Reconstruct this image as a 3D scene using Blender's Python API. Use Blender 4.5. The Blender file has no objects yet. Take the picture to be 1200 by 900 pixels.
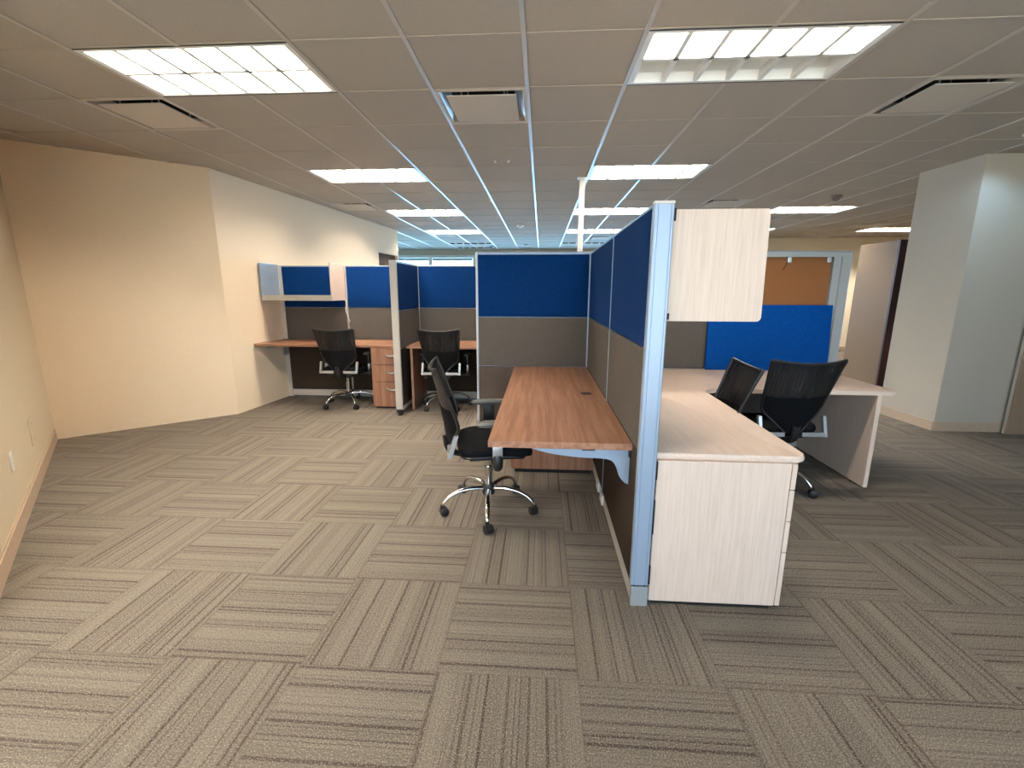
import bpy, bmesh, math, random
from mathutils import Vector, Matrix
random.seed(7)
C = bpy.context.scene.collection
PI = math.pi

# ------------------------------------------------------------------ helpers
def new_bm(): return bmesh.new()

def add_box(bm, x0, x1, y0, y1, z0, z1, bevel=0.0, seg=2, M=None):
    r = bmesh.ops.create_cube(bm, size=1.0)
    vs = r['verts']
    for v in vs:
        v.co = Vector(((x0+x1)/2+v.co.x*(x1-x0), (y0+y1)/2+v.co.y*(y1-y0), (z0+z1)/2+v.co.z*(z1-z0)))
    if bevel > 0:
        es = list({e for v in vs for e in v.link_edges})
        rb = bmesh.ops.bevel(bm, geom=es, offset=bevel, segments=seg, profile=0.5, affect='EDGES')
        vs = list({v for f in rb['faces'] for v in f.verts} | {v for v in vs if v.is_valid})
    if M is not None:
        for v in vs: v.co = M @ v.co
    return vs

def add_prism(bm, pts, axis, a0, a1, M=None):
    """extrude a closed 2D outline along an axis ('x': pts=(y,z), 'y': pts=(x,z), 'z': pts=(x,y))"""
    def mk(p, a):
        if axis == 'x': return Vector((a, p[0], p[1]))
        if axis == 'y': return Vector((p[0], a, p[1]))
        return Vector((p[0], p[1], a))
    A = [bm.verts.new(mk(p, a0)) for p in pts]
    B = [bm.verts.new(mk(p, a1)) for p in pts]
    n = len(pts)
    bm.faces.new(A); bm.faces.new(B[::-1])
    for i in range(n):
        bm.faces.new((A[i], B[i], B[(i+1) % n], A[(i+1) % n]))
    if M is not None:
        for v in A+B: v.co = M @ v.co
    return A+B

def add_tube(bm, pts, rad, n=10, caps=True, squash=1.0):
    pts = [Vector(p) for p in pts]
    if not hasattr(rad, '__len__'): rad = [rad]*len(pts)
    rings = []
    up = None
    for i, p in enumerate(pts):
        if i == 0: t = pts[1]-p
        elif i == len(pts)-1: t = p-pts[i-1]
        else: t = (pts[i+1]-p).normalized()+(p-pts[i-1]).normalized()
        t.normalize()
        if up is None:
            up = Vector((0, 0, 1)) if abs(t.z) < 0.9 else Vector((0, 1, 0))
        s = t.cross(up)
        if s.length < 1e-4: s = t.orthogonal()
        s.normalize(); u = s.cross(t).normalized(); up = u
        rings.append([bm.verts.new(p+(s*math.cos(2*PI*k/n)+u*math.sin(2*PI*k/n)*squash)*rad[i]) for k in range(n)])
    for a, b in zip(rings, rings[1:]):
        for k in range(n):
            bm.faces.new((a[k], a[(k+1) % n], b[(k+1) % n], b[k]))
    if caps:
        bm.faces.new(rings[0][::-1]); bm.faces.new(rings[-1])
    return [v for r in rings for v in r]

def add_lathe(bm, prof, n=24, cx=0, cy=0):
    rings = []
    for r, z in prof:
        rings.append([bm.verts.new((cx+r*math.cos(2*PI*k/n), cy+r*math.sin(2*PI*k/n), z)) for k in range(n)])
    for a, b in zip(rings, rings[1:]):
        for k in range(n):
            bm.faces.new((a[k], a[(k+1) % n], b[(k+1) % n], b[k]))
    bm.faces.new(rings[0][::-1]); bm.faces.new(rings[-1])

def smooth_path(pts, n=4):
    """Catmull-Rom through the points"""
    P = [Vector(p) for p in pts]; P = [P[0]*2-P[1]]+P+[P[-1]*2-P[-2]]
    out = []
    for i in range(1, len(P)-2):
        a, b, c, d = P[i-1:i+3]
        for k in range(n):
            t = k/n
            out.append(0.5*((2*b)+(c-a)*t+(2*a-5*b+4*c-d)*t*t+(3*b-a-3*c+d)*t**3))
    out.append(P[-2])
    return out

def obj(name, bm, m, parent=None, smooth=False, local=True):
    bmesh.ops.recalc_face_normals(bm, faces=bm.faces)
    if parent is not None and not local:
        o_ = Vector(parent['origin']) if 'origin' in parent else parent.location
        for v in bm.verts: v.co -= Vector(o_)
    me = bpy.data.meshes.new(name)
    bm.to_mesh(me); bm.free()
    if smooth:
        for p in me.polygons: p.use_smooth = True
        try: me.set_sharp_from_angle(angle=math.radians(40))
        except Exception: pass
    mats = m if isinstance(m, (list, tuple)) else [m]
    for x in mats: me.materials.append(x)
    o = bpy.data.objects.new(name, me)
    C.objects.link(o)
    if parent is not None: o.parent = parent
    return o

def thing(name, label, cat, loc=(0, 0, 0), rotz=0, group=None):
    o = bpy.data.objects.new(name, None); C.objects.link(o)
    o.empty_display_size = 0.1
    o.location = loc; o.rotation_euler = (0, 0, rotz)
    o['label'] = label; o['category'] = cat
    if group: o['group'] = group
    return o

def tag(o, label, cat, group=None):
    o['label'] = label; o['category'] = cat
    if group: o['group'] = group
    return o

def struct(name, bm, m, parent=None, smooth=False):
    o = obj(name, bm, m, parent, smooth)
    if parent is None: o['kind'] = 'structure'
    return o

def copy_tree(o, parent=None):
    c = o.copy(); C.objects.link(c)
    if parent is not None: c.parent = parent
    for ch in list(o.children): copy_tree(ch, c)
    return c

def part(parent, name, m, *boxes, bevel=0.0, smooth=False):
    """boxes in world coordinates"""
    bm = new_bm()
    for b in boxes: add_box(bm, *b, bevel=bevel)
    return obj(name, bm, m, parent, smooth, local=False)

# ------------------------------------------------------------------ materials
def lin(r, g, b):
    f = lambda c: (c/255)/12.92 if c/255 <= 0.04045 else ((c/255+0.055)/1.055)**2.4
    return (f(r), f(g), f(b), 1)

def mat(name, col, rough=0.6, metal=0.0, spec=0.5):
    m = bpy.data.materials.new(name); m.use_nodes = True
    b = m.node_tree.nodes['Principled BSDF']
    b.inputs['Base Color'].default_value = col
    b.inputs['Roughness'].default_value = rough
    b.inputs['Metallic'].default_value = metal
    b.inputs['Specular IOR Level'].default_value = spec
    return m

class NT:
    def __init__(s, m): s.t = m.node_tree; s.n = s.t.nodes; s.l = s.t.links; s.bsdf = s.n['Principled BSDF']
    def node(s, k, **kw):
        n = s.n.new(k)
        for a, v in kw.items(): setattr(n, a, v)
        return n
    def put(s, sock, v):
        if isinstance(v, bpy.types.NodeSocket): s.l.new(v, sock)
        else: sock.default_value = v
    def math(s, op, a, b=0.0, c=None, clamp=False):
        n = s.node('ShaderNodeMath', operation=op); n.use_clamp = clamp
        s.put(n.inputs[0], a); s.put(n.inputs[1], b)
        if c is not None: s.put(n.inputs[2], c)
        return n.outputs[0]
    def mix(s, f, a, b):
        n = s.node('ShaderNodeMix', data_type='RGBA')
        s.put(n.inputs['Factor'], f); s.put(n.inputs['A'], a); s.put(n.inputs['B'], b)
        return n.outputs['Result']
    def step(s, v, lo, hi, a=0.0, b=1.0):
        n = s.node('ShaderNodeMapRange', interpolation_type='SMOOTHSTEP')
        s.put(n.inputs['Value'], v)
        n.inputs['From Min'].default_value = lo; n.inputs['From Max'].default_value = hi
        n.inputs['To Min'].default_value = a; n.inputs['To Max'].default_value = b
        return n.outputs['Result']
    def noise(s, vec, scale, detail=2, rough=0.5, dim='3D', w=None):
        n = s.node('ShaderNodeTexNoise', noise_dimensions=dim)
        if dim != '1D': s.put(n.inputs['Vector'], vec)
        if w is not None: s.put(n.inputs['W'], w)
        n.inputs['Scale'].default_value = scale; n.inputs['Detail'].default_value = detail
        n.inputs['Roughness'].default_value = rough
        return n.outputs['Fac']
    def coord(s, kind='Object'): return s.node('ShaderNodeTexCoord').outputs[kind]
    def scale(s, v, x, y, z):
        n = s.node('ShaderNodeMapping'); s.put(n.inputs['Vector'], v)
        n.inputs['Scale'].default_value = (x, y, z); return n.outputs['Vector']
    def bump(s, h, strength, dist=0.01):
        n = s.node('ShaderNodeBump'); n.inputs['Strength'].default_value = strength
        n.inputs['Distance'].default_value = dist; s.put(n.inputs['Height'], h)
        s.l.new(n.outputs['Normal'], s.bsdf.inputs['Normal'])

def speckled(name, c1, c2, scale, rough=0.85, bump=0.0, detail=3, spec=0.3):
    m = mat(name, c1, rough, spec=spec); t = NT(m)
    f = t.noise(t.coord(), scale, detail, 0.6)
    t.put(t.bsdf.inputs['Base Color'], t.mix(t.step(f, 0.3, 0.7), c1, c2))
    if bump: t.bump(f, bump, 0.002)
    return m

def fabric(name, c1, c2):
    m = mat(name, c1, 0.95, spec=0.1); t = NT(m)
    co = t.coord()
    a = t.noise(t.scale(co, 60, 60, 700), 1, 2, 0.6)
    b = t.noise(t.scale(co, 700, 700, 60), 1, 2, 0.6)
    f = t.math('MULTIPLY', a, b)
    t.put(t.bsdf.inputs['Base Color'], t.mix(t.step(f, 0.15, 0.35), c1, c2))
    t.bump(f, 0.25, 0.001)
    return m

def wood(name, axis, cols, fine=1.0, rough=0.42, contrast=1.0, stretch=1.0):
    """laminate with the grain along one axis of the part"""
    m = mat(name, cols[0], rough, spec=0.4); t = NT(m)
    co = t.coord()
    L, S = 1.3*stretch, 30.0*fine
    sc = {'x': (L, S, S), 'y': (S, L, S), 'z': (S, S, L)}[axis]
    sc2 = {'x': (5, 210, 210), 'y': (210, 5, 210), 'z': (210, 210, 5)}[axis]
    a = t.noise(t.scale(co, *sc), 1, 4, 0.6)
    b = t.noise(t.scale(co, *sc2), 1, 2, 0.7)
    col = t.mix(t.step(a, 0.34, 0.66), cols[0], cols[1])
    col = t.mix(t.math('MULTIPLY', t.step(b, 0.5, 0.75), 0.55*contrast), col, cols[2])
    t.put(t.bsdf.inputs['Base Color'], col)
    return m

# paint, plaster
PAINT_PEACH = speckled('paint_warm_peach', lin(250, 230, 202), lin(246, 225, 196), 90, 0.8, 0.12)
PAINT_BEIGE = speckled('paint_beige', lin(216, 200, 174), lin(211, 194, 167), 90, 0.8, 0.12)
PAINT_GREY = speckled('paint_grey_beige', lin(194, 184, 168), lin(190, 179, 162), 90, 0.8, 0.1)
PAINT_CREAM = speckled('paint_cream', lin(246, 236, 214), lin(243, 232, 208), 90, 0.8, 0.1)
BASEBOARD = speckled('baseboard_vinyl_tan', lin(196, 172, 148), lin(190, 166, 142), 30, 0.5)
CEIL = speckled('acoustic_ceiling_tile', lin(190, 181, 168), lin(170, 161, 148), 260, 0.95, 0.35, 4, 0.1)
TBAR = mat('ceiling_tee_bar_enamel', lin(186, 179, 169), 0.32, spec=0.7)
LAMP_WHITE = mat('lamp_white_enamel', lin(246, 244, 238), 0.35, spec=0.5)
LAMP_RIM = mat('lamp_black_gasket', lin(30, 28, 28), 0.6)
DUCT_DARK = mat('duct_interior_dark', lin(58, 52, 46), 0.7)
DUCT_METAL = mat('galvanised_sheet', lin(190, 188, 186), 0.3, 0.9)
DIFF_WHITE = mat('diffuser_enamel', lin(206, 196, 182), 0.9, spec=0.1)
FAB_BLUE = fabric('panel_fabric_blue', lin(0, 30, 72), lin(1, 45, 101))
FAB_BLUE_BRIGHT = fabric('panel_fabric_blue_bright', lin(1, 54, 120), lin(2, 70, 146))  # brighter copy of the panel blue, for the loose tile
FAB_GREY = fabric('panel_fabric_grey', lin(80, 76, 71), lin(93, 88, 83))
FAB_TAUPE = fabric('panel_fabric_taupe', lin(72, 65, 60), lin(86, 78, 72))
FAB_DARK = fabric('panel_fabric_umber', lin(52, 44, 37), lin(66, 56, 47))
METAL = mat('silver_powder_coat', lin(156, 172, 192), 0.38, 0.25, 0.5)
METAL_GREY = mat('grey_powder_coat', lin(160, 164, 164), 0.45, 0.2)
METAL_WARM = mat('warm_silver_powder_coat', lin(200, 194, 184), 0.4, 0.2)
CHROME = mat('chrome', lin(225, 225, 225), 0.08, 1.0)
SILVER = mat('satin_aluminium', lin(205, 206, 208), 0.3, 0.7)
BLACK = mat('black_plastic', lin(24, 24, 25), 0.45)
BLACK_SOFT = fabric('black_upholstery', lin(15, 15, 17), lin(24, 24, 26))
GREY_PAD = mat('grey_polyurethane_pad', lin(86, 86, 84), 0.5)
WHITE_PLASTIC = mat('white_plastic', lin(236, 232, 224), 0.4)
DARK_GAP = mat('shadow_gap_black', lin(18, 16, 15), 0.8)
BROWN = [lin(172, 128, 101), lin(144, 101, 77), lin(102, 66, 48)]
ASH = [lin(228, 205, 188), lin(219, 195, 177), lin(196, 170, 150)]
WOOD_Y = wood('walnut_laminate_lengthwise', 'y', BROWN)
WOOD_X = wood('walnut_laminate_crosswise', 'x', BROWN)
WOOD_Z = wood('walnut_laminate_upright', 'z', BROWN)
ASH_Z = wood('ash_laminate_upright', 'z', ASH, 4.5, 0.5, 0.8, 2.5)
ASH_Y = wood('ash_laminate_lengthwise', 'y', ASH, 4.5, 0.42, 0.5, 2.5)
ASH_X = wood('ash_laminate_crosswise', 'x', ASH, 4.5, 0.42, 0.5, 2.5)
CORK = speckled('bare_fibreboard', lin(146, 98, 60), lin(128, 84, 50), 160, 0.9, 0.1, 5)
TAN_FAB = fabric('tan_panel_fabric', lin(150, 126, 104), lin(166, 142, 118))
DOOR_GREIGE = mat('greige_gloss_panel', lin(120, 100, 76), 0.55, 0.0, 0.2)
MAROON = mat('maroon_edge', lin(58, 22, 18), 0.5)
DOOR_BROWN = mat('dark_brown_door', lin(70, 56, 46), 0.8, spec=0.1)
DETECTOR = mat('aged_detector_plastic', lin(112, 104, 94), 0.6)
WIN_FRAME = mat('window_frame_white', lin(226, 226, 224), 0.45)

def emission(name, col, s):
    m = bpy.data.materials.new(name); m.use_nodes = True
    n = m.node_tree.nodes; n.clear()
    e = n.new('ShaderNodeEmission'); o = n.new('ShaderNodeOutputMaterial')
    e.inputs[0].default_value = col; e.inputs[1].default_value = s
    m.node_tree.links.new(e.outputs[0], o.inputs[0]); return m
TUBE = emission('fluorescent_tube_lit', (1.0, 0.91, 0.79, 1), 140)
TUBE_OFF = mat('fluorescent_tube_unlit', lin(240, 232, 224), 0.3)
LED_COOL = emission('cool_downlight_lens', (0.6, 0.85, 1.0, 1), 8)

def glass():
    m = bpy.data.materials.new('window_glass'); m.use_nodes = True
    n = m.node_tree.nodes; l = m.node_tree.links; n.clear()
    tr = n.new('ShaderNodeBsdfTransparent'); gl = n.new('ShaderNodeBsdfGlossy'); gl.inputs['Roughness'].default_value = 0.02
    tr.inputs[0].default_value = (0.9, 0.97, 1, 1)
    fr = n.new('ShaderNodeFresnel'); mx = n.new('ShaderNodeMixShader'); o = n.new('ShaderNodeOutputMaterial')
    l.new(fr.outputs[0], mx.inputs[0]); l.new(tr.outputs[0], mx.inputs[1]); l.new(gl.outputs[0], mx.inputs[2]); l.new(mx.outputs[0], o.inputs[0])
    return m
GLASS = glass()

def chair_mesh():
    m = bpy.data.materials.new('black_woven_mesh'); m.use_nodes = True
    t = NT(m); t.bsdf.inputs['Base Color'].default_value = lin(20, 20, 22); t.bsdf.inputs['Roughness'].default_value = 0.5
    co = t.coord()
    f = t.noise(t.scale(co, 70, 1, 3), 1, 1, 0.5)
    fac = t.step(f, 0.35, 0.7, 0.97, 0.80)
    tr = t.node('ShaderNodeBsdfTransparent'); mx = t.node('ShaderNodeMixShader')
    t.put(mx.inputs[0], fac); t.l.new(tr.outputs[0], mx.inputs[1]); t.l.new(t.bsdf.outputs[0], mx.inputs[2])
    t.l.new(mx.outputs[0], t.n['Material Output'].inputs[0])
    return m
MESH = chair_mesh()

def carpet():
    m = mat('striped_carpet_tiles', lin(140, 128, 112), 0.97, spec=0.1); t = NT(m)
    sep = t.node('ShaderNodeSeparateXYZ'); t.put(sep.inputs[0], t.coord())
    S = 0.5342
    u = t.math('DIVIDE', t.math('SUBTRACT', sep.outputs[0], -0.3755), S)
    v = t.math('DIVIDE', t.math('SUBTRACT', sep.outputs[1], 1.4343), S)
    iu, iv = t.math('FLOOR', u), t.math('FLOOR', v)
    fu, fv = t.math('FRACT', u), t.math('FRACT', v)
    fu = t.math('SUBTRACT', u, iu); fv = t.math('SUBTRACT', v, iv)
    half = t.math('MULTIPLY', t.math('ADD', iu, iv), 0.5)
    par = t.math('MULTIPLY', t.math('SUBTRACT', half, t.math('FLOOR', half)), 2.0)      # 0 or 1
    comb = t.node('ShaderNodeCombineXYZ'); t.put(comb.inputs[0], iu); t.put(comb.inputs[1], iv)
    wn = t.node('ShaderNodeTexWhiteNoise', noise_dimensions='2D'); t.put(wn.inputs['Vector'], comb.outputs[0])
    rnd = wn.outputs['Value']
    across = t.math('ADD', t.math('MULTIPLY', fu, par), t.math('MULTIPLY', fv, t.math('SUBTRACT', 1.0, par)))
    along = t.math('ADD', t.math('MULTIPLY', fv, par), t.math('MULTIPLY', fu, t.math('SUBTRACT', 1.0, par)))
    off = t.math('MULTIPLY', rnd, 91.7)
    def n1(scale, add, detail=1):
        w = t.math('ADD', t.math('MULTIPLY', across, scale), t.math('ADD', off, add))
        return t.noise(None, 1.0, detail, 0.5, '1D', w)
    broad = n1(6.0, 0.0, 1)
    lines = n1(34.0, 17.0, 0)
    rib = n1(85.0, 53.0, 0)
    co = t.coord()
    pile = t.noise(co, 190, 2, 0.75)
    tuft = t.noise(co, 70, 2, 0.6)
    soil = t.noise(co, 0.9, 3, 0.5)
    wob = t.math('MULTIPLY', t.math('SUBTRACT', tuft, 0.5), 0.16)
    band = t.step(broad, 0.42, 0.58)
    base = t.mix(t.step(broad, 0.36, 0.62), lin(122, 114, 104), lin(110, 102, 93))
    ribw = t.math('MULTIPLY', t.math('ADD', t.math('SINE', t.math('MULTIPLY', across, 2*PI*30)), 1.0), 0.5)
    base = t.mix(t.math('MULTIPLY', t.math('MULTIPLY', ribw, t.step(t.math('ADD', rib, wob), 0.38, 0.62)), 0.42), base, lin(92, 82, 73))
    dark = t.math('MULTIPLY', t.step(t.math('ADD', lines, t.math('MULTIPLY', wob, 0.7)), 0.575, 0.66), t.math('ADD', 0.30, t.math('MULTIPLY', band, 0.6)))
    base = t.mix(dark, base, lin(66, 56, 53))
    base = t.mix(t.math('MULTIPLY', t.step(pile, 0.53, 0.66), 0.70), base, lin(172, 162, 146))
    base = t.mix(t.math('MULTIPLY', t.step(pile, 0.47, 0.34), 0.70), base, lin(62, 55, 49))
    base = t.mix(t.math('MULTIPLY', t.step(soil, 0.5, 0.75), 0.18), base, lin(108, 98, 76))
    # the seams between tiles
    e = t.math('MINIMUM', t.math('MINIMUM', fu, t.math('SUBTRACT', 1.0, fu)), t.math('MINIMUM', fv, t.math('SUBTRACT', 1.0, fv)))
    base = t.mix(t.math('MULTIPLY', t.step(e, 0.012, 0.002), 0.4), base, lin(92, 82, 72))
    t.put(t.bsdf.inputs['Base Color'], base)
    h = t.math('ADD', t.math('MULTIPLY', pile, 0.8), t.math('SUBTRACT', t.math('MULTIPLY', rib, 0.5), dark))
    t.bump(h, 0.5, 0.004)
    return m
CARPET = carpet()

# ------------------------------------------------------------------ camera
HF = 1.42; ZC = 2.688
F, YAW, PITCH, ROLL = 526.45, -0.0638, 0.2033, 0.0029
cy, sy, cp, sp, cr, sr = math.cos(YAW), math.sin(YAW), math.cos(PITCH), math.sin(PITCH), math.cos(ROLL), math.sin(ROLL)
d = Vector((sy*cp, cy*cp, -sp)); r = Vector((cy, -sy, 0)); u = r.cross(d)
r, u = cr*r+sr*u, -sr*r+cr*u
cam = bpy.data.cameras.new('camera'); co = bpy.data.objects.new('camera', cam); C.objects.link(co)
cam.sensor_fit = 'HORIZONTAL'; cam.sensor_width = 36; cam.lens = F/1200*36; cam.clip_start = 0.02; cam.clip_end = 200
co.matrix_world = Matrix(((r.x, u.x, -d.x, 0), (r.y, u.y, -d.y, 0), (r.z, u.z, -d.z, HF), (0, 0, 0, 1)))
bpy.context.scene.camera = co

# ------------------------------------------------------------------ the room
T = 0.6096; GX, GY = -0.111, 2.5605
def gx(i): return GX+i*T
def gy(j): return GY+j*T
YW = 14.4
bm = new_bm(); add_box(bm, -8.2, 9.2, -1.44, YW+0.2, -0.06, 0.0); struct('floor', bm, CARPET)

LIGHTS = [(i, j) for j in (-4, 0, 4, 8, 12) for i in (-4, 1) if (i, j) != (1, -4)]+[(6, 8), (6, 12), (11, 12)]
DIFFS = [(-5, 1), (-1, 1), (4, 1), (-5, 7), (4, 7), (-4, 13), (10, 11), (10, 14), (2, 14)]
GRILLES = [(-4, 16), (1, 16), (-4, 18)]
holes = set()
for i, j in LIGHTS: holes |= {(i, j), (i+1, j)}
for i, j in DIFFS: holes.add((i, j))
for i, j in GRILLES: holes |= {(i, j), (i+1, j)}
bm = new_bm()
I0, I1, J0, J1 = -13, 15, -7, 19
vv = {}
def gv(i, j):
    if (i, j) not in vv: vv[(i, j)] = bm.verts.new((gx(i), min(gy(j), YW), ZC))
    return vv[(i, j)]
for i in range(I0, I1):
    for j in range(J0, J1+1):
        if (i, j) in holes or gy(j) >= YW: continue
        bm.faces.new((gv(i, j), gv(i, j+1), gv(i+1, j+1), gv(i+1, j)))
ceiling = struct('ceiling', bm, CEIL)
bm = new_bm()
for i in range(I0, I1+1):
    cut = sorted(j for (li, j) in LIGHTS+GRILLES if li+1 == i)
    y0 = gy(J0)
    for j in cut+[None]:
        y1 = YW if j is None else gy(j)
        if y1 > y0: add_box(bm, gx(i)-0.012, gx(i)+0.012, y0, y1, ZC-0.006, ZC+0.02)
        if j is not None: y0 = gy(j+1)
g1 = obj('tee_bar_grid', bm, TBAR, ceiling)
bm = new_bm()
for j in range(J0, J1+1):
    add_box(bm, gx(I0), gx(I1), gy(j)-0.010, gy(j)+0.010, ZC-0.003, ZC+0.018)
obj('cross_tee_grid', bm, CEIL, ceiling)

def wall(name, pts, z0, z1, m, th=0.12):
    """pts run so that the room lies on the right hand side; the wall's body is on the left"""
    bm = new_bm()
    for a, b in zip(pts, pts[1:]):
        a2, b2 = Vector(a), Vector(b); t = (b2-a2).normalized(); n = Vector((-t.y, t.x))*th
        add_prism(bm, [tuple(a2), tuple(b2), tuple(b2+n), tuple(a2+n)], 'z', z0, z1)
    return struct(name, bm, m)

CORNER = (-4.677, 3.868); FOLD = (-3.53, 4.885); WEND = (-3.09, 9.86)
LNEAR = (-2.35, 1.52)
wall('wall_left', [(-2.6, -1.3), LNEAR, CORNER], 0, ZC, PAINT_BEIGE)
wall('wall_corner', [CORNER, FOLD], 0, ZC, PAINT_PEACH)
# long side wall with a dark doorway near its far end
td = Vector((WEND[0]-FOLD[0], WEND[1]-FOLD[1])).normalized(); nd = Vector((-td.y, td.x))
def along(s): return (FOLD[0]+td.x*s, FOLD[1]+td.y*s)
LEN = (Vector(WEND)-Vector(FOLD)).length
D0 = LEN-0.98; D1 = LEN-0.06
bm = new_bm()
for s0, s1, z0, z1 in ((0, D0, 0, ZC), (D1, LEN, 0, ZC), (D0, D1, 2.16, ZC)):
    a, b = Vector(along(s0)), Vector(along(s1))
    add_prism(bm, [tuple(a), tuple(b), tuple(b+nd*0.12), tuple(a+nd*0.12)], 'z', z0, z1)
struct('wall_left_long', bm, PAINT_PEACH)
bm = new_bm(); a, b = Vector(along(D0)), Vector(along(D1))
add_prism(bm, [tuple(a+nd*0.05), tuple(b+nd*0.05), tuple(b+nd*0.09), tuple(a+nd*0.09)], 'z', 0, 2.16)
door1 = struct('door_1', bm, DOOR_BROWN)
bm = new_bm(); a2 = Vector(along(D1-0.08))
add_lathe(bm, [(0.012, 1.0), (0.028, 1.005), (0.03, 1.03), (0.012, 1.045)], 12, a2.x+nd.x*0.02, a2.y+nd.y*0.02)
obj('door_knob', bm, SILVER, door1, True)
wall('wall_window_left', [(WEND[0]-0.2, WEND[1]), (-8.0, WEND[1])][::-1], 0, ZC, PAINT_CREAM)
wall('wall_far_left', [(-8.0, WEND[1]), (-8.0, YW)], 0, ZC, PAINT_CREAM)
YB = -1.3
bm = new_bm()
RX = [-2.5+1.4*k for k in range(6)]
add_box(bm, -2.9, 9.0, YB-0.14, YB, 0, 0.3); add_box(bm, -2.9, 9.0, YB-0.14, YB, 2.5, ZC)
add_box(bm, -2.9, RX[0], YB-0.14, YB, 0.3, 2.5); add_box(bm, RX[-1], 9.0, YB-0.14, YB, 0.3, 2.5)
struct('wall_rear', bm, PAINT_GREY)
for k in range(5):  # unseen windows behind the camera, added for daylight on ceiling and near post
    x0, x1 = RX[k], RX[k+1]
    bm = new_bm()
    for b in ((x0, x0+0.05, YB-0.12, YB+0.02, 0.3, 2.5), (x1-0.05, x1, YB-0.12, YB+0.02, 0.3, 2.5),
              (x0+0.05, x1-0.05, YB-0.12, YB+0.02, 2.44, 2.5), (x0+0.05, x1-0.05, YB-0.12, YB+0.04, 0.3, 0.36)):
        add_box(bm, *b)
    w = struct('window_%d' % (k+9), bm, WIN_FRAME)
    bm = new_bm(); add_box(bm, x0+0.04, x1-0.04, YB-0.06, YB-0.052, 0.34, 2.46); obj('glass_pane', bm, GLASS, w)
# pillar block on the right and the side walls beyond it
PB, PA = (4.12, 4.80), (4.07, 5.5)
bm = new_bm(); add_prism(bm, [PB, PA, (4.6, 5.5), (4.6, 5.62), (9.0, 5.62), (9.0, 4.80)], 'z', 0, ZC); struct('wall_right_block', bm, PAINT_GREY)
bm = new_bm(); add_box(bm, 9.0, 9.12, -1.44, YW, 0, ZC); struct('wall_right', bm, PAINT_GREY)
bm = new_bm(); add_box(bm, 4.55, 9.0, 11.6, 11.72, 0, ZC); struct('wall_back', bm, PAINT_CREAM)
bm = new_bm(); add_box(bm, 4.43, 4.55, 11.6, YW, 0, ZC); struct('wall_back_return', bm, PAINT_CREAM)

# baseboards
bm = new_bm()
def bb(bm, a, b, h=0.115, th=0.012):
    a, b = Vector(a), Vector(b); t = (b-a).normalized(); n = Vector((t.y, -t.x))*th
    n2 = n*0.45
    for p0, p1, z0, z1 in ((a, b, 0, h-0.012),):
        add_prism(bm, [tuple(p0), tuple(p1), tuple(p1+n), tuple(p0+n)], 'z', z0, z1)
    add_prism(bm, [tuple(a), tuple(b), tuple(b+n2), tuple(a+n2)], 'z', h-0.012, h)
bb(bm, LNEAR, (CORNER[0]+0.02, CORNER[1]-0.02)); struct('baseboard_left', bm, BASEBOARD)
bm = new_bm()
a, b = Vector(PA), Vector(PB)
bb(bm, (PB[0]-0.0, PB[1]), (9.0, PB[1]), 0.10)
t_ = (a-b).normalized(); n_ = Vector((-t_.y, t_.x))*0.012
add_prism(bm, [tuple(b), tuple(a), tuple(a+n_), tuple(b+n_)], 'z', 0, 0.10)
struct('baseboard_right', bm, BASEBOARD)
bm = new_bm(); bb(bm, (4.55, 11.6), (9.0, 11.6), 0.1); 
struct('baseboard_back', bm, BASEBOARD)

# window wall
bm = new_bm()
WX = [-7.7+1.4*k for k in range(9)]
add_box(bm, -8.0, 4.43, YW, YW+0.14, 0, 0.78); add_box(bm, -8.0, 4.43, YW, YW+0.14, 2.52, ZC)
add_box(bm, -8.0, WX[0], YW, YW+0.14, 0.78, 2.52); add_box(bm, WX[-1], 4.43, YW, YW+0.14, 0.78, 2.52)
struct('wall_window', bm, PAINT_GREY)
for k in range(8):
    x0, x1 = WX[k], WX[k+1]
    bm = new_bm()
    for b in ((x0, x0+0.06, YW-0.02, YW+0.12, 0.78, 2.52), (x1-0.06, x1, YW-0.02, YW+0.12, 0.78, 2.52),
              (x0+0.06, x1-0.06, YW-0.02, YW+0.12, 2.44, 2.52), (x0+0.06, x1-0.06, YW-0.04, YW+0.12, 0.78, 0.84)):
        add_box(bm, *b)
    w = struct('window_%d' % (k+1), bm, WIN_FRAME)
    bm = new_bm(); add_box(bm, x0+0.05, x1-0.05, YW+0.05, YW+0.058, 0.82, 2.46); obj('glass_pane', bm, GLASS, w)
    bm = new_bm(); add_box(bm, x0+0.07, x1-0.07, YW+0.0, YW+0.035, 2.36, 2.435, 0.006); obj('blind_headrail', bm, METAL_GREY, w)
    bm = new_bm(); add_tube(bm, [(x0+0.2, YW+0.012, 2.37), (x0+0.2, YW+0.012, 1.3)], 0.006, 6); obj('blind_wand', bm, WHITE_PLASTIC, w)

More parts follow.
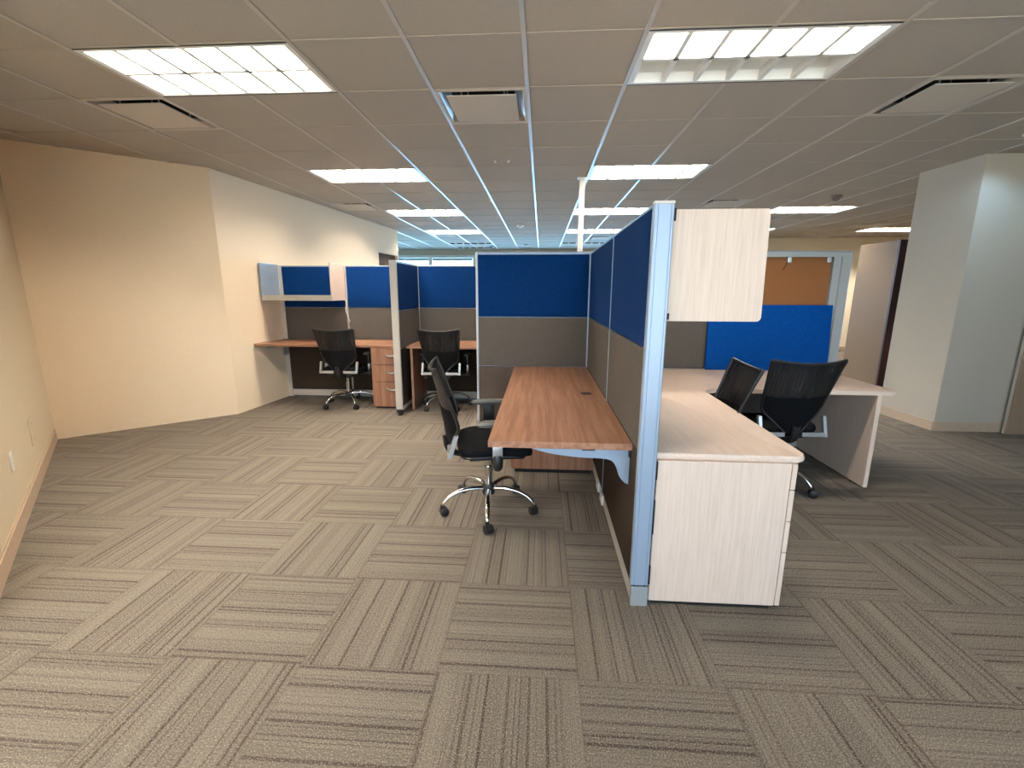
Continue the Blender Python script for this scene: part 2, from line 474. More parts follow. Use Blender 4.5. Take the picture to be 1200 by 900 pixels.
# ------------------------------------------------------------------ ceiling fixtures
def make_light(i, j, label, dead=None):
    x0, y0 = gx(i), gy(j); W, D = 2*T, T
    t = thing('ceiling_light', label, 'ceiling light', (x0, y0, ZC), 0, 'recessed fluorescent ceiling lights')
    e = 0.012
    bm = new_bm()      # black shadow gap around the door frame
    for b in ((0, W, 0, e, -0.004, 0.02), (0, W, D-e, D, -0.004, 0.02), (0, e, e, D-e, -0.004, 0.02), (W-e, W, e, D-e, -0.004, 0.02)): add_box(bm, *b)
    obj('gasket', bm, LAMP_RIM, t)
    f = 0.034
    bm = new_bm()
    for b in ((e, W-e, e, f, -0.004, 0.006), (e, W-e, D-f, D-e, -0.004, 0.006), (e, f, f, D-f, -0.004, 0.006), (W-f, W-e, f, D-f, -0.004, 0.006)): add_box(bm, *b)
    obj('door_frame', bm, LAMP_WHITE, t)
    H = 0.14
    bm = new_bm()      # housing: four sides and a top, open below
    q = [bm.verts.new(p) for p in ((e, e, 0.006), (W-e, e, 0.006), (W-e, D-e, 0.006), (e, D-e, 0.006), (e, e, H), (W-e, e, H), (W-e, D-e, H), (e, D-e, H))]
    for fc in ((0, 1, 5, 4), (1, 2, 6, 5), (2, 3, 7, 6), (3, 0, 4, 7), (4, 5, 6, 7)): bm.faces.new([q[k] for k in fc])
    obj('housing', bm, LAMP_WHITE, t)
    zb, zt = -0.002, 0.046
    bm = new_bm()
    ym = D/2
    add_prism(bm, [(ym-0.013, zb), (ym+0.013, zb), (ym+0.012, zt), (ym+0.004, H-0.002), (ym-0.004, H-0.002), (ym-0.012, zt)], 'x', f, W-f)
    for yy, s in ((f, 1), (D-f, -1)):
        add_prism(bm, [(yy-s*0.003, zb), (yy, zb), (yy+s*0.016, zt), (yy-s*0.003, zt)], 'x', f, W-f)
    cw = (W-2*f)/6
    for k in range(7):
        x = f+cw*k
        l_, r_ = (0.0 if k == 0 else 0.011), (0.0 if k == 6 else 0.011)
        add_prism(bm, [(x-(0.013 if k else 0), zb), (x+(0.013 if k < 6 else 0), zb), (x+r_, zt), (x-l_, zt)], 'y', f, D-f)
    obj('louver', bm, LAMP_WHITE, t)
    for n, yy in enumerate((D*0.28, D*0.72)):
        bm = new_bm(); add_tube(bm, [(0.03, yy, 0.098), (W-0.03, yy, 0.098)], 0.016, 8)
        obj('tube', bm, TUBE_OFF if dead == n else TUBE, t, True)
LL = {(-4, 0): 'large white louvered light in the ceiling at upper left, over the peach corner wall', (1, 0): 'large louvered light at upper right with one unlit tube',
      (-4, 4): 'louvered light on the left, second row back, nearest the long side wall', (1, 4): 'louvered light just behind the top of the white power pole',
      (-4, 8): 'thin bright strip of ceiling light, left side, third row back', (1, 8): 'ceiling light crossed by the white power pole, third row back',
      (-4, 12): 'small far ceiling light on the left, fourth row back near the windows', (1, 12): 'small far ceiling light crossed by the power pole, fourth row back',
      (6, 8): 'ceiling light to the right of the pale overhead cabinet', (6, 12): 'far ceiling light whose tip shows at the right edge of the pale cabinet', (11, 12): 'far right ceiling light above the greige tall panel',
      (-4, -4): 'ceiling light overhead on the left, out of the picture'}
for i, j in LIGHTS: make_light(i, j, LL[(i, j)], 1 if (i, j) == (1, 0) else None)

def make_diffuser(i, j, label):
    t = thing('air_diffuser', label, 'air vent', (gx(i), gy(j), ZC), 0, 'square ceiling air diffusers')
    e = 0.012; D = T; H = 0.09
    bm = new_bm()
    for b in ((0.0, D, 0, 0.03, -0.005, 0.004), (0.0, D, D-0.03, D, -0.005, 0.004), (0, 0.03, 0.03, D-0.03, -0.005, 0.004), (D-0.03, D, 0.03, D-0.03, -0.005, 0.004)): add_box(bm, *b)
    obj('frame', bm, DIFF_WHITE, t)
    bm = new_bm()
    a = [bm.verts.new(p) for p in ((0.03, 0.03, 0), (D-0.03, 0.03, 0), (D-0.03, D-0.03, 0), (0.03, D-0.03, 0))]
    b = [bm.verts.new(p) for p in ((0.09, 0.09, 0.05), (D-0.09, 0.09, 0.05), (D-0.09, D-0.09, 0.05), (0.09, D-0.09, 0.05))]
    for k in range(4): bm.faces.new((a[k], a[(k+1) % 4], b[(k+1) % 4], b[k]))
    obj('cone', bm, DUCT_METAL, t)
    bm = new_bm()
    c = [bm.verts.new(p) for p in ((0.09, 0.09, 0.05), (D-0.09, 0.09, 0.05), (D-0.09, D-0.09, 0.05), (0.09, D-0.09, 0.05), (0.09, 0.09, 0.25), (D-0.09, 0.09, 0.25), (D-0.09, D-0.09, 0.25), (0.09, D-0.09, 0.25))]
    for fc in ((0, 1, 5, 4), (1, 2, 6, 5), (2, 3, 7, 6), (3, 0, 4, 7), (4, 5, 6, 7)): bm.faces.new([c[k] for k in fc])
    obj('duct_neck', bm, DUCT_DARK, t)
    bm = new_bm(); add_box(bm, 0.075, D-0.075, 0.075, D-0.075, -0.012, -0.006, 0.002); obj('plaque', bm, DIFF_WHITE, t)
    for xx in (0.16, D-0.16):
        for yy in (0.16, D-0.16):
            bm = new_bm(); add_tube(bm, [(xx, yy, -0.008), (xx, yy, 0.2)], 0.006, 6); obj('hanger', bm, METAL_GREY, t)
DL = {(-5, 1): 'square air vent plaque at upper left beside the large left light', (-1, 1): 'square air vent in the ceiling near the top centre', (4, 1): 'square air vent plaque in the ceiling at far upper right',
      (-5, 7): 'small air vent by the long side wall, left of the third row light', (4, 7): 'air vent seen just above the pale overhead cabinet', (-4, 13): 'far small air vent just behind the last left light',
      (10, 11): 'thin far vent just left above the far right ceiling light', (10, 14): 'far vent close to the cream back wall', (2, 14): 'far air vent behind the power pole near the windows'}
for i, j in DIFFS: make_diffuser(i, j, DL[(i, j)])
for n, (i, j) in enumerate(GRILLES):
    W, D = 2*T, T
    t = thing('return_grille', ['long slotted return grille in the blue lit far ceiling, left', 'long slotted return grille in the far ceiling near the power pole', 'slotted return grille closest to the windows'][n], 'air vent', (gx(i), gy(j), ZC), 0, 'slotted return air grilles')
    bm = new_bm()
    for b in ((0, W, 0, 0.1, -0.005, 0.004), (0, W, D-0.2, D, -0.005, 0.004), (0, 0.04, 0.1, D-0.2, -0.005, 0.004), (W-0.04, W, 0.1, D-0.2, -0.005, 0.004)): add_box(bm, *b)
    for k in range(1, 6): add_box(bm, W*k/6-0.015, W*k/6+0.015, 0.1, D-0.2, -0.004, 0.004)
    obj('frame', bm, DIFF_WHITE, t)
    bm = new_bm()
    c = [bm.verts.new(p) for p in ((0.0, 0.0, 0.004), (W, 0.0, 0.004), (W, D, 0.004), (0, D, 0.004), (0, 0, 0.12), (W, 0, 0.12), (W, D, 0.12), (0, D, 0.12))]
    for fc in ((0, 1, 5, 4), (1, 2, 6, 5), (2, 3, 7, 6), (3, 0, 4, 7), (4, 5, 6, 7)): bm.faces.new([c[k] for k in fc])
    obj('duct_box', bm, DUCT_DARK, t)

# small ceiling devices
def device(x, y, rad, h, name, label, cat, m, dark=None):
    t = thing(name, label, cat, (x, y, ZC))
    bm = new_bm(); add_lathe(bm, [(rad, 0.002), (rad, -h*0.4), (rad*0.75, -h*0.5)], 20); obj('base_plate', bm, m, t, True)
    bm = new_bm(); add_lathe(bm, [(rad*0.6, -h*0.45), (rad*0.55, -h*0.85), (rad*0.3, -h)], 20); obj('sensor_cap', bm, dark or m, t, True)
device(-0.431, 9.2, 0.075, 0.05, 'smoke_detector', 'white smoke detector on the ceiling above the tall blue panel', 'smoke detector', WHITE_PLASTIC)
device(3.91, 6.65, 0.07, 0.07, 'smoke_detector', 'dark based detector on the ceiling near the grey right wall', 'smoke detector', DETECTOR, DETECTOR)
device(-1.45, 13.4, 0.08, 0.06, 'smoke_detector', 'tiny dark detector on the far blue lit ceiling', 'smoke detector', METAL_GREY, BLACK)
device(-0.44, 12.9, 0.08, 0.05, 'smoke_detector', 'tiny pale detector far back right of the dark one', 'smoke detector', METAL_GREY)
t = thing('ceiling_sensor', 'flush white plate with two clips on a ceiling tile near the top centre', 'sensor', (-0.41, 4.70, ZC))
bm = new_bm(); add_box(bm, -0.085, 0.085, -0.07, 0.07, -0.006, 0.0, 0.003); obj('plate', bm, CEIL, t)
for s in (-1, 1):
    bm = new_bm(); add_tube(bm, [(s*0.07, 0.05, -0.004), (s*0.07, 0.05, -0.02), (s*0.055, 0.05, -0.026)], 0.006, 8); obj('clip', bm, WHITE_PLASTIC, t, True)
# cool recessed downlight by the right wall
t = thing('downlight', 'small round cool blue downlight in the ceiling at the right edge', 'ceiling light', (3.99, 4.22, ZC))
bm = new_bm()
add_lathe(bm, [(0.10, -0.004), (0.10, 0.0), (0.075, 0.0), (0.075, -0.004)], 24); obj('trim_ring', bm, WHITE_PLASTIC, t, True)
bm = new_bm(); add_lathe(bm, [(0.074, -0.005), (0.06, -0.012), (0.02, -0.015)], 24); obj('lens', bm, LED_COOL, t, True)
L = bpy.data.lights.new('downlight_beam', 'SPOT'); L.energy = 13; L.color = (0.40, 0.68, 1.0); L.spot_size = 1.9; L.spot_blend = 0.6; L.shadow_soft_size = 0.05
lo = bpy.data.objects.new('downlight_beam', L); C.objects.link(lo); lo.parent = t; lo.location = (0, 0, -0.03); lo.rotation_euler = (math.radians(28), 0, math.radians(-15))

# ------------------------------------------------------------------ partition panels
TH = 0.038     # half thickness to the fabric face
def make_panel(label, p0, p1, top, tiers_a, tiers_b, rail=0.10, cap0=True, cap1=True, frame=METAL, core=True, group='blue and grey cubicle partition panels', feet=False):
    """panel from p0 to p1; side a is on the right hand side walking from p0 to p1. tiers: (z0, z1, material, name)"""
    a, b = Vector(p0), Vector(p1); Ln = (b-a).length; ang = math.atan2(b.y-a.y, b.x-a.x)
    t = thing('partition_panel', label, 'partition', (a.x, a.y, 0), ang, group)
    bm = new_bm(); w = 0.022
    add_box(bm, 0, w, -0.03, 0.03, rail, top-0.012); add_box(bm, Ln-w, Ln, -0.03, 0.03, rail, top-0.012)
    add_box(bm, w, Ln-w, -0.03, 0.03, rail, rail+0.03); add_box(bm, w, Ln-w, -0.03, 0.03, top-0.045, top-0.012)
    if core: add_box(bm, w, Ln-w, -0.012, 0.012, rail+0.03, top-0.045)
    obj('frame', bm, frame, t)
    bm = new_bm(); add_box(bm, 0, Ln, -0.036, 0.036, top-0.012, top, 0.004); obj('top_cap', bm, frame, t)
    bm = new_bm(); add_box(bm, 0.004, Ln-0.004, -0.034, 0.034, 0.012 if not feet else 0.05, rail-0.004, 0.003); obj('base_rail', bm, METAL_WARM, t)
    for x in (0.0, Ln-0.008):
        bm = new_bm(); add_box(bm, x, x+0.008, -0.0392, 0.0392, rail, top-0.012, 0.001); obj('edge_trim', bm, frame, t)
    for x in (0.05, Ln-0.05):
        bm = new_bm(); add_lathe(bm, [(0.022, 0.0), (0.022, 0.01), (0.008, 0.012), (0.008, 0.06)], 12, x, 0)
        obj('levelling_foot', bm, BLACK, t, True)
    for sgn, tiers in ((-1, tiers_a), (1, tiers_b)):
        for z0, z1, m, nm in tiers:
            bm = new_bm(); add_box(bm, 0.010, Ln-0.010, min(sgn*TH, sgn*0.031), max(sgn*TH, sgn*0.031), z0+0.003, z1-0.003, 0.003); obj(nm, bm, m, t)
    return t, Ln
def std(split, mid, top, rail=0.10, low=None): return [(split, top-0.012, FAB_BLUE, 'blue_tile'), (mid, split, FAB_GREY, 'grey_tile'), (rail, mid, low or FAB_TAUPE, 'taupe_tile')]

XS = 0.467      # spine centre line: faces at 0.429 and 0.505
TOPN = 1.757; SP = 1.19; MID = 0.735
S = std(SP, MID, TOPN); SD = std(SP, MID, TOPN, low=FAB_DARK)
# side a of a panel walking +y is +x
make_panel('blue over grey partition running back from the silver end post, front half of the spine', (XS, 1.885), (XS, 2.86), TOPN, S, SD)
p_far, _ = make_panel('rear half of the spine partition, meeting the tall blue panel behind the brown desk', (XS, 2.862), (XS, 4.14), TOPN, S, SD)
YR = 4.178
pb, Ln = make_panel('tall blue and grey partition panel behind the brown desk', (-0.585, YR), (0.428, YR), TOPN+0.008, S, S)
bm = new_bm(); add_box(bm, -0.012, 0.0, -0.037, 0.037, 0.0, TOPN+0.008, 0.003); obj('end_trim', bm, METAL_WARM, pb)
make_panel('grey partition panel behind the pale L-shaped desk, left of the loose blue tile', (0.506, YR), (1.50, YR), TOPN+0.008, S, S)
# the panel with its front tiles off: bare board behind a grey frame
t, Ln = make_panel('partition frame with its fabric tiles off, bare brown board showing at right', (1.50, YR), (2.635, YR), TOPN+0.008,
                   [(0.10, MID, FAB_TAUPE, 'taupe_tile')], S, core=False)
bm = new_bm()
add_box(bm, 0.0, 0.05, -0.036, 0.028, 0.735, TOPN-0.005); add_box(bm, Ln-0.075, Ln+0.002, -0.0365, 0.028, 0.735, TOPN-0.005)
add_box(bm, Ln-0.135, Ln-0.075, -0.022, 0.028, 0.735, TOPN-0.03); add_box(bm, 0.05, Ln-0.075, -0.034, 0.028, TOPN-0.04, TOPN-0.004)
obj('inner_frame', bm, METAL_GREY, t)
bm = new_bm(); add_box(bm, 0.03, Ln-0.1, 0.012, 0.028, 0.735, TOPN-0.03); obj('bare_board', bm, CORK, t)
for xx in (0.36, 0.62, 0.95):
    bm = new_bm(); add_box(bm, xx, xx+0.032, -0.016, 0.012, TOPN-0.085, TOPN-0.04, 0.002); add_box(bm, xx+0.008, xx+0.024, -0.02, -0.014, TOPN-0.078, TOPN-0.052)
    obj('tile_clip', bm, SILVER, t)
bm = new_bm(); add_tube(bm, [(0.60, 0.010, 1.61), (0.625, 0.010, 1.655), (0.63, 0.010, 1.69)], 0.003, 6); obj('scratch_wire', bm, DARK_GAP, t)
# loose blue tile leaning on it
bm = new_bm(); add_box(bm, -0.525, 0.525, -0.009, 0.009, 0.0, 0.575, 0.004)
o = tag(obj('loose_blue_tile', bm, FAB_BLUE_BRIGHT), 'loose bright blue fabric tile standing on the pale desk against the bare board', 'panel tile')
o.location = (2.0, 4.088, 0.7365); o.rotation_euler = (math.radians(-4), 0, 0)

jp = thing('junction_post', 'slim silver corner post where the spine partition meets the tall blue panel', 'post', (XS, YR, 0))
bm = new_bm(); add_box(bm, -0.038, 0.038, -0.0375, 0.036, 0.02, TOPN+0.006, 0.003); obj('post_body', bm, METAL_WARM, jp)
bm = new_bm(); add_lathe(bm, [(0.022, 0.0), (0.022, 0.012), (0.01, 0.014), (0.01, 0.03)], 12); obj('levelling_foot', bm, BLACK, jp, True)
# silver end post at the near end of the spine
post = thing('end_post', 'tall silver metal post at the near end of the blue partition', 'post', (XS, 1.86, 0))
bm = new_bm()
x0, x1, y0, y1 = 0.428-XS, 0.506-XS, 0.0, 0.022
pts = [(x0, y1), (x0, y0+0.004), (x0+0.004, y0), (x0+0.012, y0), (x0+0.013, y0+0.003), (x0+0.016, y0+0.003), (x0+0.017, y0), (x1-0.018, y0), (x1-0.017, y0+0.004),
       (x1-0.012, y0+0.004), (x1-0.011, y0), (x1-0.004, y0), (x1, y0+0.004), (x1, y1)]
add_prism(bm, pts, 'z', 0.105, TOPN-0.006); obj('extrusion', bm, METAL, post)
bm = new_bm(); add_box(bm, x0-0.001, x1+0.001, -0.002, 0.03, TOPN-0.006, TOPN+0.006, 0.003); obj('cap', bm, METAL_WARM, post)
bm = new_bm(); add_box(bm, x0+0.003, x1+0.001, -0.003, 0.022, 0.0, 0.098, 0.002); obj('foot_cover', bm, METAL_GREY, post)
bm = new_bm(); add_box(bm, x0+0.003, x1, 0.003, 0.02, 0.097, 0.106); obj('foot_gap', bm, DARK_GAP, post)
for z0, z1 in ((0.11, 0.2), (0.36, 0.52), (0.62, 0.7), (1.31, 1.335), (1.69, 1.735)):
    bm = new_bm(); add_box(bm, x1, x1+0.008, 0.004, 0.02, z0, z1); obj('slot_clip', bm, DARK_GAP, post)
# outlets on the spine's base rail
for yy in (2.86, 3.06):
    bm = new_bm(); add_box(bm, 0.42, 0.433, yy-0.05, yy+0.05, 0.02, 0.088, 0.003)
    o = obj('outlet_cover', bm, WHITE_PLASTIC); o.parent = p_far; o.matrix_parent_inverse = Matrix.Identity(4)
    o.data.transform(Matrix.Rotation(-PI/2, 4, 'Z') @ Matrix.Translation((-XS, -2.862, 0)))
# far left cubicles
YL = 5.868; TOPL = 1.742
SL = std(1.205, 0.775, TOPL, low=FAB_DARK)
le, Ln = make_panel('left end blue and grey panel behind the open shelf, against the side wall', (-3.425, YL), (-2.545, YL), TOPL, SL, SL, frame=METAL_WARM)
bm = new_bm(); add_box(bm, -0.026, 0.036, -0.041, 0.036, 0.0, TOPL, 0.003); obj('wall_channel', bm, METAL_WARM, le)
make_panel('blue and grey panel to the right of the open shelf, over the drawer unit', (-2.54, YL), (-1.672, YL), TOPL, SL, SL, frame=METAL_WARM)
dv, Ln = make_panel('short divider panel on end between the two far left desks', (-1.63, 4.99), (-1.63, YL+0.036), TOPL+0.008, SL, SL, rail=0.14, frame=METAL_WARM, feet=True)
bm = new_bm(); add_box(bm, -0.022, 0.0, -0.038, 0.038, 0.07, TOPL+0.01, 0.003); obj('end_cover', bm, METAL_WARM, dv)
bm = new_bm(); add_box(bm, -0.03, 0.09, -0.032, 0.032, 0.025, 0.07, 0.01); add_lathe(bm, [(0.03, 0.0), (0.03, 0.018), (0.012, 0.02), (0.012, 0.05)], 14, 0.0, 0); obj('black_foot', bm, BLACK, dv, True)
make_panel('blue and grey rear panel of the second far left cubicle', (-1.588, YL), (-0.66, YL), TOPL, SL, SL, frame=METAL_WARM)

# ------------------------------------------------------------------ desks
def extrude_top(bm, pts, z0, z1, bevel=0.004):
    vs = add_prism(bm, pts, 'z', z0, z1)
    es = list({e for v in vs for e in v.link_edges})
    bmesh.ops.bevel(bm, geom=es, offset=bevel, segments=2, profile=0.5, affect='EDGES')
# brown desk
bd = thing('brown_desk', 'walnut laminate worktop hung on the blue partition in the middle of the room', 'desk', (0.1, 2.0, 0))
bm = new_bm(); extrude_top(bm, [(-0.24, 1.995), (0.428, 1.995), (0.428, 4.138), (-0.24, 4.138)], 0.703, 0.735, 0.002); obj('worktop', bm, WOOD_Y, bd, local=False)
bm = new_bm(); add_lathe(bm, [(0.036, 0.7352), (0.036, 0.7375), (0.028, 0.7378)], 24, 0.315, 3.035); obj('grommet', bm, BLACK, bd, True, local=False)
for yy in (2.03, 4.08):
    bm = new_bm()
    cur = smooth_path([(-0.06, 0, 0.697), (0.05, 0, 0.668), (0.18, 0, 0.652), (0.30, 0, 0.648), (0.345, 0, 0.636), (0.368, 0, 0.60), (0.382, 0, 0.56), (0.408, 0, 0.53), (0.426, 0, 0.522)], 4)
    pts = [(p.x, p.z) for p in cur]+[(0.426, 0.702), (-0.06, 0.702)]
    add_prism(bm, pts, 'y', yy, yy+0.012); obj('bracket', bm, METAL, bd, local=False)
for b in ((0.2, 0.26, 2.002, 2.03, 0.696, 0.7025), (0.418, 0.427, 2.004, 2.028, 0.665, 0.70)): part(bd, 'bracket_clip', DARK_GAP, b)
# brown pedestal under it
pd = thing('brown_pedestal', 'walnut drawer unit under the far end of the brown desk', 'drawer unit', (0.1, 3.38, 0))
part(pd, 'body', WOOD_Z, (-0.205, 0.425, 3.385, 3.92, 0.03, 0.695), bevel=0.002)
part(pd, 'plinth', DARK_GAP, (-0.19, 0.41, 3.395, 3.91, 0.0, 0.03))
for z0, z1 in ((0.035, 0.36), (0.365, 0.69)):
    dr = part(pd, 'drawer', WOOD_Z, (-0.224, -0.206, 3.39, 3.915, z0, z1), bevel=0.002)
    bm = new_bm(); add_tube(bm, smooth_path([(-0.224, 3.58, z1-0.06), (-0.245, 3.61, z1-0.06), (-0.25, 3.655, z1-0.06), (-0.245, 3.70, z1-0.06), (-0.224, 3.73, z1-0.06)], 3), 0.006, 8)
    bmesh.ops.translate(bm, verts=bm.verts, vec=-Vector(pd.location)); obj('handle', bm, SILVER, dr, True)

# pale L-shaped desk
ld = thing('corner_desk', 'pale ash L-shaped worktop along the right side of the partitions', 'desk', (1.0, 3.0, 0))
def arc(cx, cy, r, a0, a1, n=6): return [(cx+r*math.cos(math.radians(a0+(a1-a0)*k/n)), cy+r*math.sin(math.radians(a0+(a1-a0)*k/n))) for k in range(n+1)]
pts = [(0.507, 4.138), (0.507, 1.885)]+arc(1.105, 1.925, 0.04, -90, 0)+[(1.165, 3.16)]+arc(1.275, 3.17, 0.10, 180, 90)+arc(2.49, 3.23, 0.04, -90, 0)
pts[-7:] = arc(2.49, 3.29, 0.04, -90, 0)
pts = [(0.507, 4.138), (0.507, 1.885)]+arc(1.105, 1.925, 0.04, -90, 0)+[(1.16, 3.15)]+arc(1.26, 3.16, 0.10, 180, 90)[1:]+arc(2.49, 3.30, 0.04, -90, 0)+[(2.53, 4.138)]
bm = new_bm(); extrude_top(bm, pts, 0.705, 0.735, 0.010); obj('worktop', bm, ASH_Y, ld, True, local=False)
part(ld, 'end_panel', ASH_Z, (2.385, 2.415, 3.25, 4.12, 0.012, 0.704), bevel=0.002)
for yy in (3.4, 3.9):
    bm = new_bm(); add_lathe(bm, [(0.018, 0.0), (0.018, 0.012)], 12, 2.40, yy); obj('glide', bm, BLACK, ld, local=False)
# pale pedestal
pp = thing('pale_pedestal', 'pale ash drawer unit closing the near end of the L-shaped desk', 'drawer unit', (0.8, 1.9, 0))
part(pp, 'body', ASH_Z, (0.515, 1.078, 1.876, 2.42, 0.018, 0.704), bevel=0.002)
part(pp, 'plinth', DARK_GAP, (0.53, 1.06, 1.885, 2.4, 0.0, 0.018))
for z0, z1 in ((0.02, 0.285), (0.289, 0.435), (0.439, 0.582), (0.586, 0.702)):
    dr = part(pp, 'drawer', ASH_Z, (1.081, 1.102, 1.876, 2.42, z0, z1), bevel=0.002)
    if z1 < 0.7:
        bm = new_bm(); zz = z1-0.05
        add_tube(bm, smooth_path([(1.102, 2.08, zz), (1.122, 2.11, zz), (1.127, 2.15, zz), (1.122, 2.19, zz), (1.102, 2.22, zz)], 3), 0.005, 8)
        bmesh.ops.translate(bm, verts=bm.verts, vec=-Vector(pp.location)); obj('handle', bm, SILVER, dr, True)
# pale overhead cabinet
oc = thing('overhead_cabinet', 'pale ash overhead cabinet on the right side of the blue spine partition', 'cabinet', (0.7, 2.3, 1.3))
def rrect(x0, x1, z0, z1, r):
    return [(x0, z0)]+arc(x1-r, z0+r, r, -90, 0, 5)+arc(x1-r, z1-r*0.6, r*0.6, 0, 90, 5)+[(x0, z1)]
bm = new_bm(); vs = add_prism(bm, rrect(0.516, 0.892, 1.302, 1.738, 0.018), 'y', 1.905, 1.925)
obj('end_panel', bm, ASH_Z, oc, True, local=False)
bm = new_bm(); add_prism(bm, rrect(0.516, 0.892, 1.302, 1.738, 0.018), 'y', 2.80, 2.82); obj('end_panel', bm, ASH_Z, oc, True, local=False)
part(oc, 'body', ASH_Y, (0.516, 0.868, 1.925, 2.80, 1.304, 1.322), (0.516, 0.868, 1.925, 2.80, 1.718, 1.736), (0.516, 0.53, 1.925, 2.80, 1.322, 1.718))
dr = part(oc, 'door', ASH_Y, (0.87, 0.888, 1.927, 2.798, 1.306, 1.734), bevel=0.002)
for z0, z1 in ((1.315, 1.34), (1.69, 1.73)): part(oc, 'hook_plate', DARK_GAP, (0.504, 0.517, 1.93, 1.96, z0, z1))

# far left desk
ZL = 0.785
fl = thing('far_left_desk', 'long walnut worktop along the far left wall under the open shelf', 'desk', (-2.6, 5.5, 0))
bm = new_bm()
xl = lambda y: along((y-FOLD[1])/td.y)[0]+0.004
extrude_top(bm, [(xl(5.25), 5.25), (-1.672, 5.25), (-1.672, 5.826), (xl(5.826), 5.826)], ZL-0.03, ZL, 0.002); obj('worktop', bm, WOOD_X, fl, local=False)
part(fl, 'bracket', METAL_WARM, (-3.40, -3.388, 5.36, 5.825, ZL-0.07, ZL-0.031), (-3.40, -3.388, 5.7, 5.825, ZL-0.2, ZL-0.07))
def arc_pull(bm, x, y, z, w):
    add_tube(bm, smooth_path([(x-w/2, y, z+0.012), (x-w/4, y-0.022, z-0.006), (x, y-0.028, z-0.013), (x+w/4, y-0.022, z-0.006), (x+w/2, y, z+0.012)], 4), [0.005]*4+[0.009]*9+[0.005]*4, 8)
fp = thing('walnut_drawer_unit', 'walnut three-drawer unit with curved silver pulls under the far left desk', 'drawer unit', (-1.88, 5.28, 0))
part(fp, 'body', WOOD_Z, (-2.045, -1.69, 5.282, 5.82, 0.02, 0.752), bevel=0.002)
part(fp, 'plinth', DARK_GAP, (-2.03, -1.70, 5.30, 5.8, 0.0, 0.02))
for z0, z1 in ((0.022, 0.335), (0.339, 0.545), (0.549, 0.75)):
    dr = part(fp, 'drawer', WOOD_Z, (-2.045, -1.69, 5.262, 5.281, z0, z1), bevel=0.002)
    bm = new_bm(); arc_pull(bm, -1.80, 5.262, z1-0.085, 0.15); bmesh.ops.translate(bm, verts=bm.verts, vec=-Vector(fp.location)); obj('handle', bm, SILVER, dr, True)
# second desk
sd = thing('second_far_desk', 'walnut desk with a side panel in the second far left cubicle', 'desk', (-1.1, 5.5, 0))
bm = new_bm(); extrude_top(bm, [(-1.588, 5.19), (-0.66, 5.19), (-0.66, 5.826), (-1.588, 5.826)], ZL-0.03, ZL, 0.002); obj('worktop', bm, WOOD_X, sd, local=False)
part(sd, 'side_panel', WOOD_Z, (-1.545, -1.517, 5.205, 5.82, 0.012, ZL-0.031), bevel=0.002)
part(sd, 'side_panel', WOOD_Z, (-0.70, -0.672, 5.205, 5.82, 0.012, ZL-0.031), bevel=0.002)
for gx0 in (-1.545, -0.70):
    for gy0 in (5.22, 5.74): part(sd, 'glide', BLACK, (gx0, gx0+0.028, gy0, gy0+0.04, 0.0, 0.012))
# open shelf
sh = thing('open_shelf', 'open-fronted overhead shelf box on the far left blue panel', 'shelf', (-3.0, 5.6, 1.3))
part(sh, 'end_panel', METAL, (-3.455, -3.437, 5.45, 5.828, 1.30, 1.752), bevel=0.002)
part(sh, 'end_panel', ASH_Z, (-2.573, -2.555, 5.45, 5.828, 1.30, 1.752), bevel=0.002)
part(sh, 'shelf_board', METAL_WARM, (-3.437, -2.573, 5.45, 5.828, 1.30, 1.325), bevel=0.002)
part(sh, 'front_lip', METAL_WARM, (-3.437, -2.573, 5.452, 5.462, 1.325, 1.368))
part(sh, 'back_rail', METAL_WARM, (-3.437, -2.573, 5.815, 5.829, 1.325, 1.345))
part(sh, 'hook_plate', SILVER, (-3.47, -3.455, 5.74, 5.83, 1.36, 1.72))
bm = new_bm(); add_tube(bm, smooth_path([(-2.548, 5.80, 1.31), (-2.535, 5.79, 1.26), (-2.545, 5.79, 1.17), (-2.525, 5.805, 1.08), (-2.515, 5.815, 1.02)], 5), 0.006, 8)
tag(obj('cable', bm, WHITE_PLASTIC, None, True), 'short white cable hanging at the right end of the open shelf', 'cable')

# power pole
pl = thing('power_pole', 'slim white power pole from the ceiling behind the blue partitions', 'pole', (0.44, 5.5, 0))
part(pl, 'pole', WHITE_PLASTIC, (0.41, 0.468, 5.47, 5.53, 0.0, ZC-0.008), bevel=0.004)
part(pl, 'ceiling_trim', WHITE_PLASTIC, (0.385, 0.493, 5.445, 5.555, ZC-0.014, ZC-0.0065), bevel=0.002)
part(pl, 'foot_plate', METAL_GREY, (0.40, 0.478, 5.46, 5.54, 0.0, 0.02))

# wall devices on the left wall
tw = (Vector(CORNER)-Vector(LNEAR)).normalized(); aw = math.atan2(tw.y, tw.x)
def on_left(x, y): # nearest point on the left wall
    s = (Vector((x, y))-Vector(LNEAR)).dot(tw); return Vector(LNEAR)+tw*s
p = on_left(-3.19, 2.365)
t = thing('outlet', 'white outlet plate low on the left wall', 'outlet', (p.x, p.y, 0.40), aw)
bm = new_bm(); add_box(bm, -0.036, 0.036, -0.007, 0.0, -0.058, 0.058, 0.003); obj('cover_plate', bm, WHITE_PLASTIC, t)
for z in (-0.02, 0.02):
    bm = new_bm(); add_box(bm, -0.016, 0.016, -0.010, -0.006, z-0.014, z+0.014, 0.002)
    for s in (-1, 1): add_box(bm, s*0.006-0.001, s*0.006+0.001, -0.0105, -0.0095, z-0.004, z+0.006)
    obj('socket', bm, WHITE_PLASTIC, t)
p = on_left(-3.82, 3.0)
t = thing('access_plate', 'beige painted blank plate on the left wall near the corner', 'wall plate', (p.x, p.y, 0.38), aw)
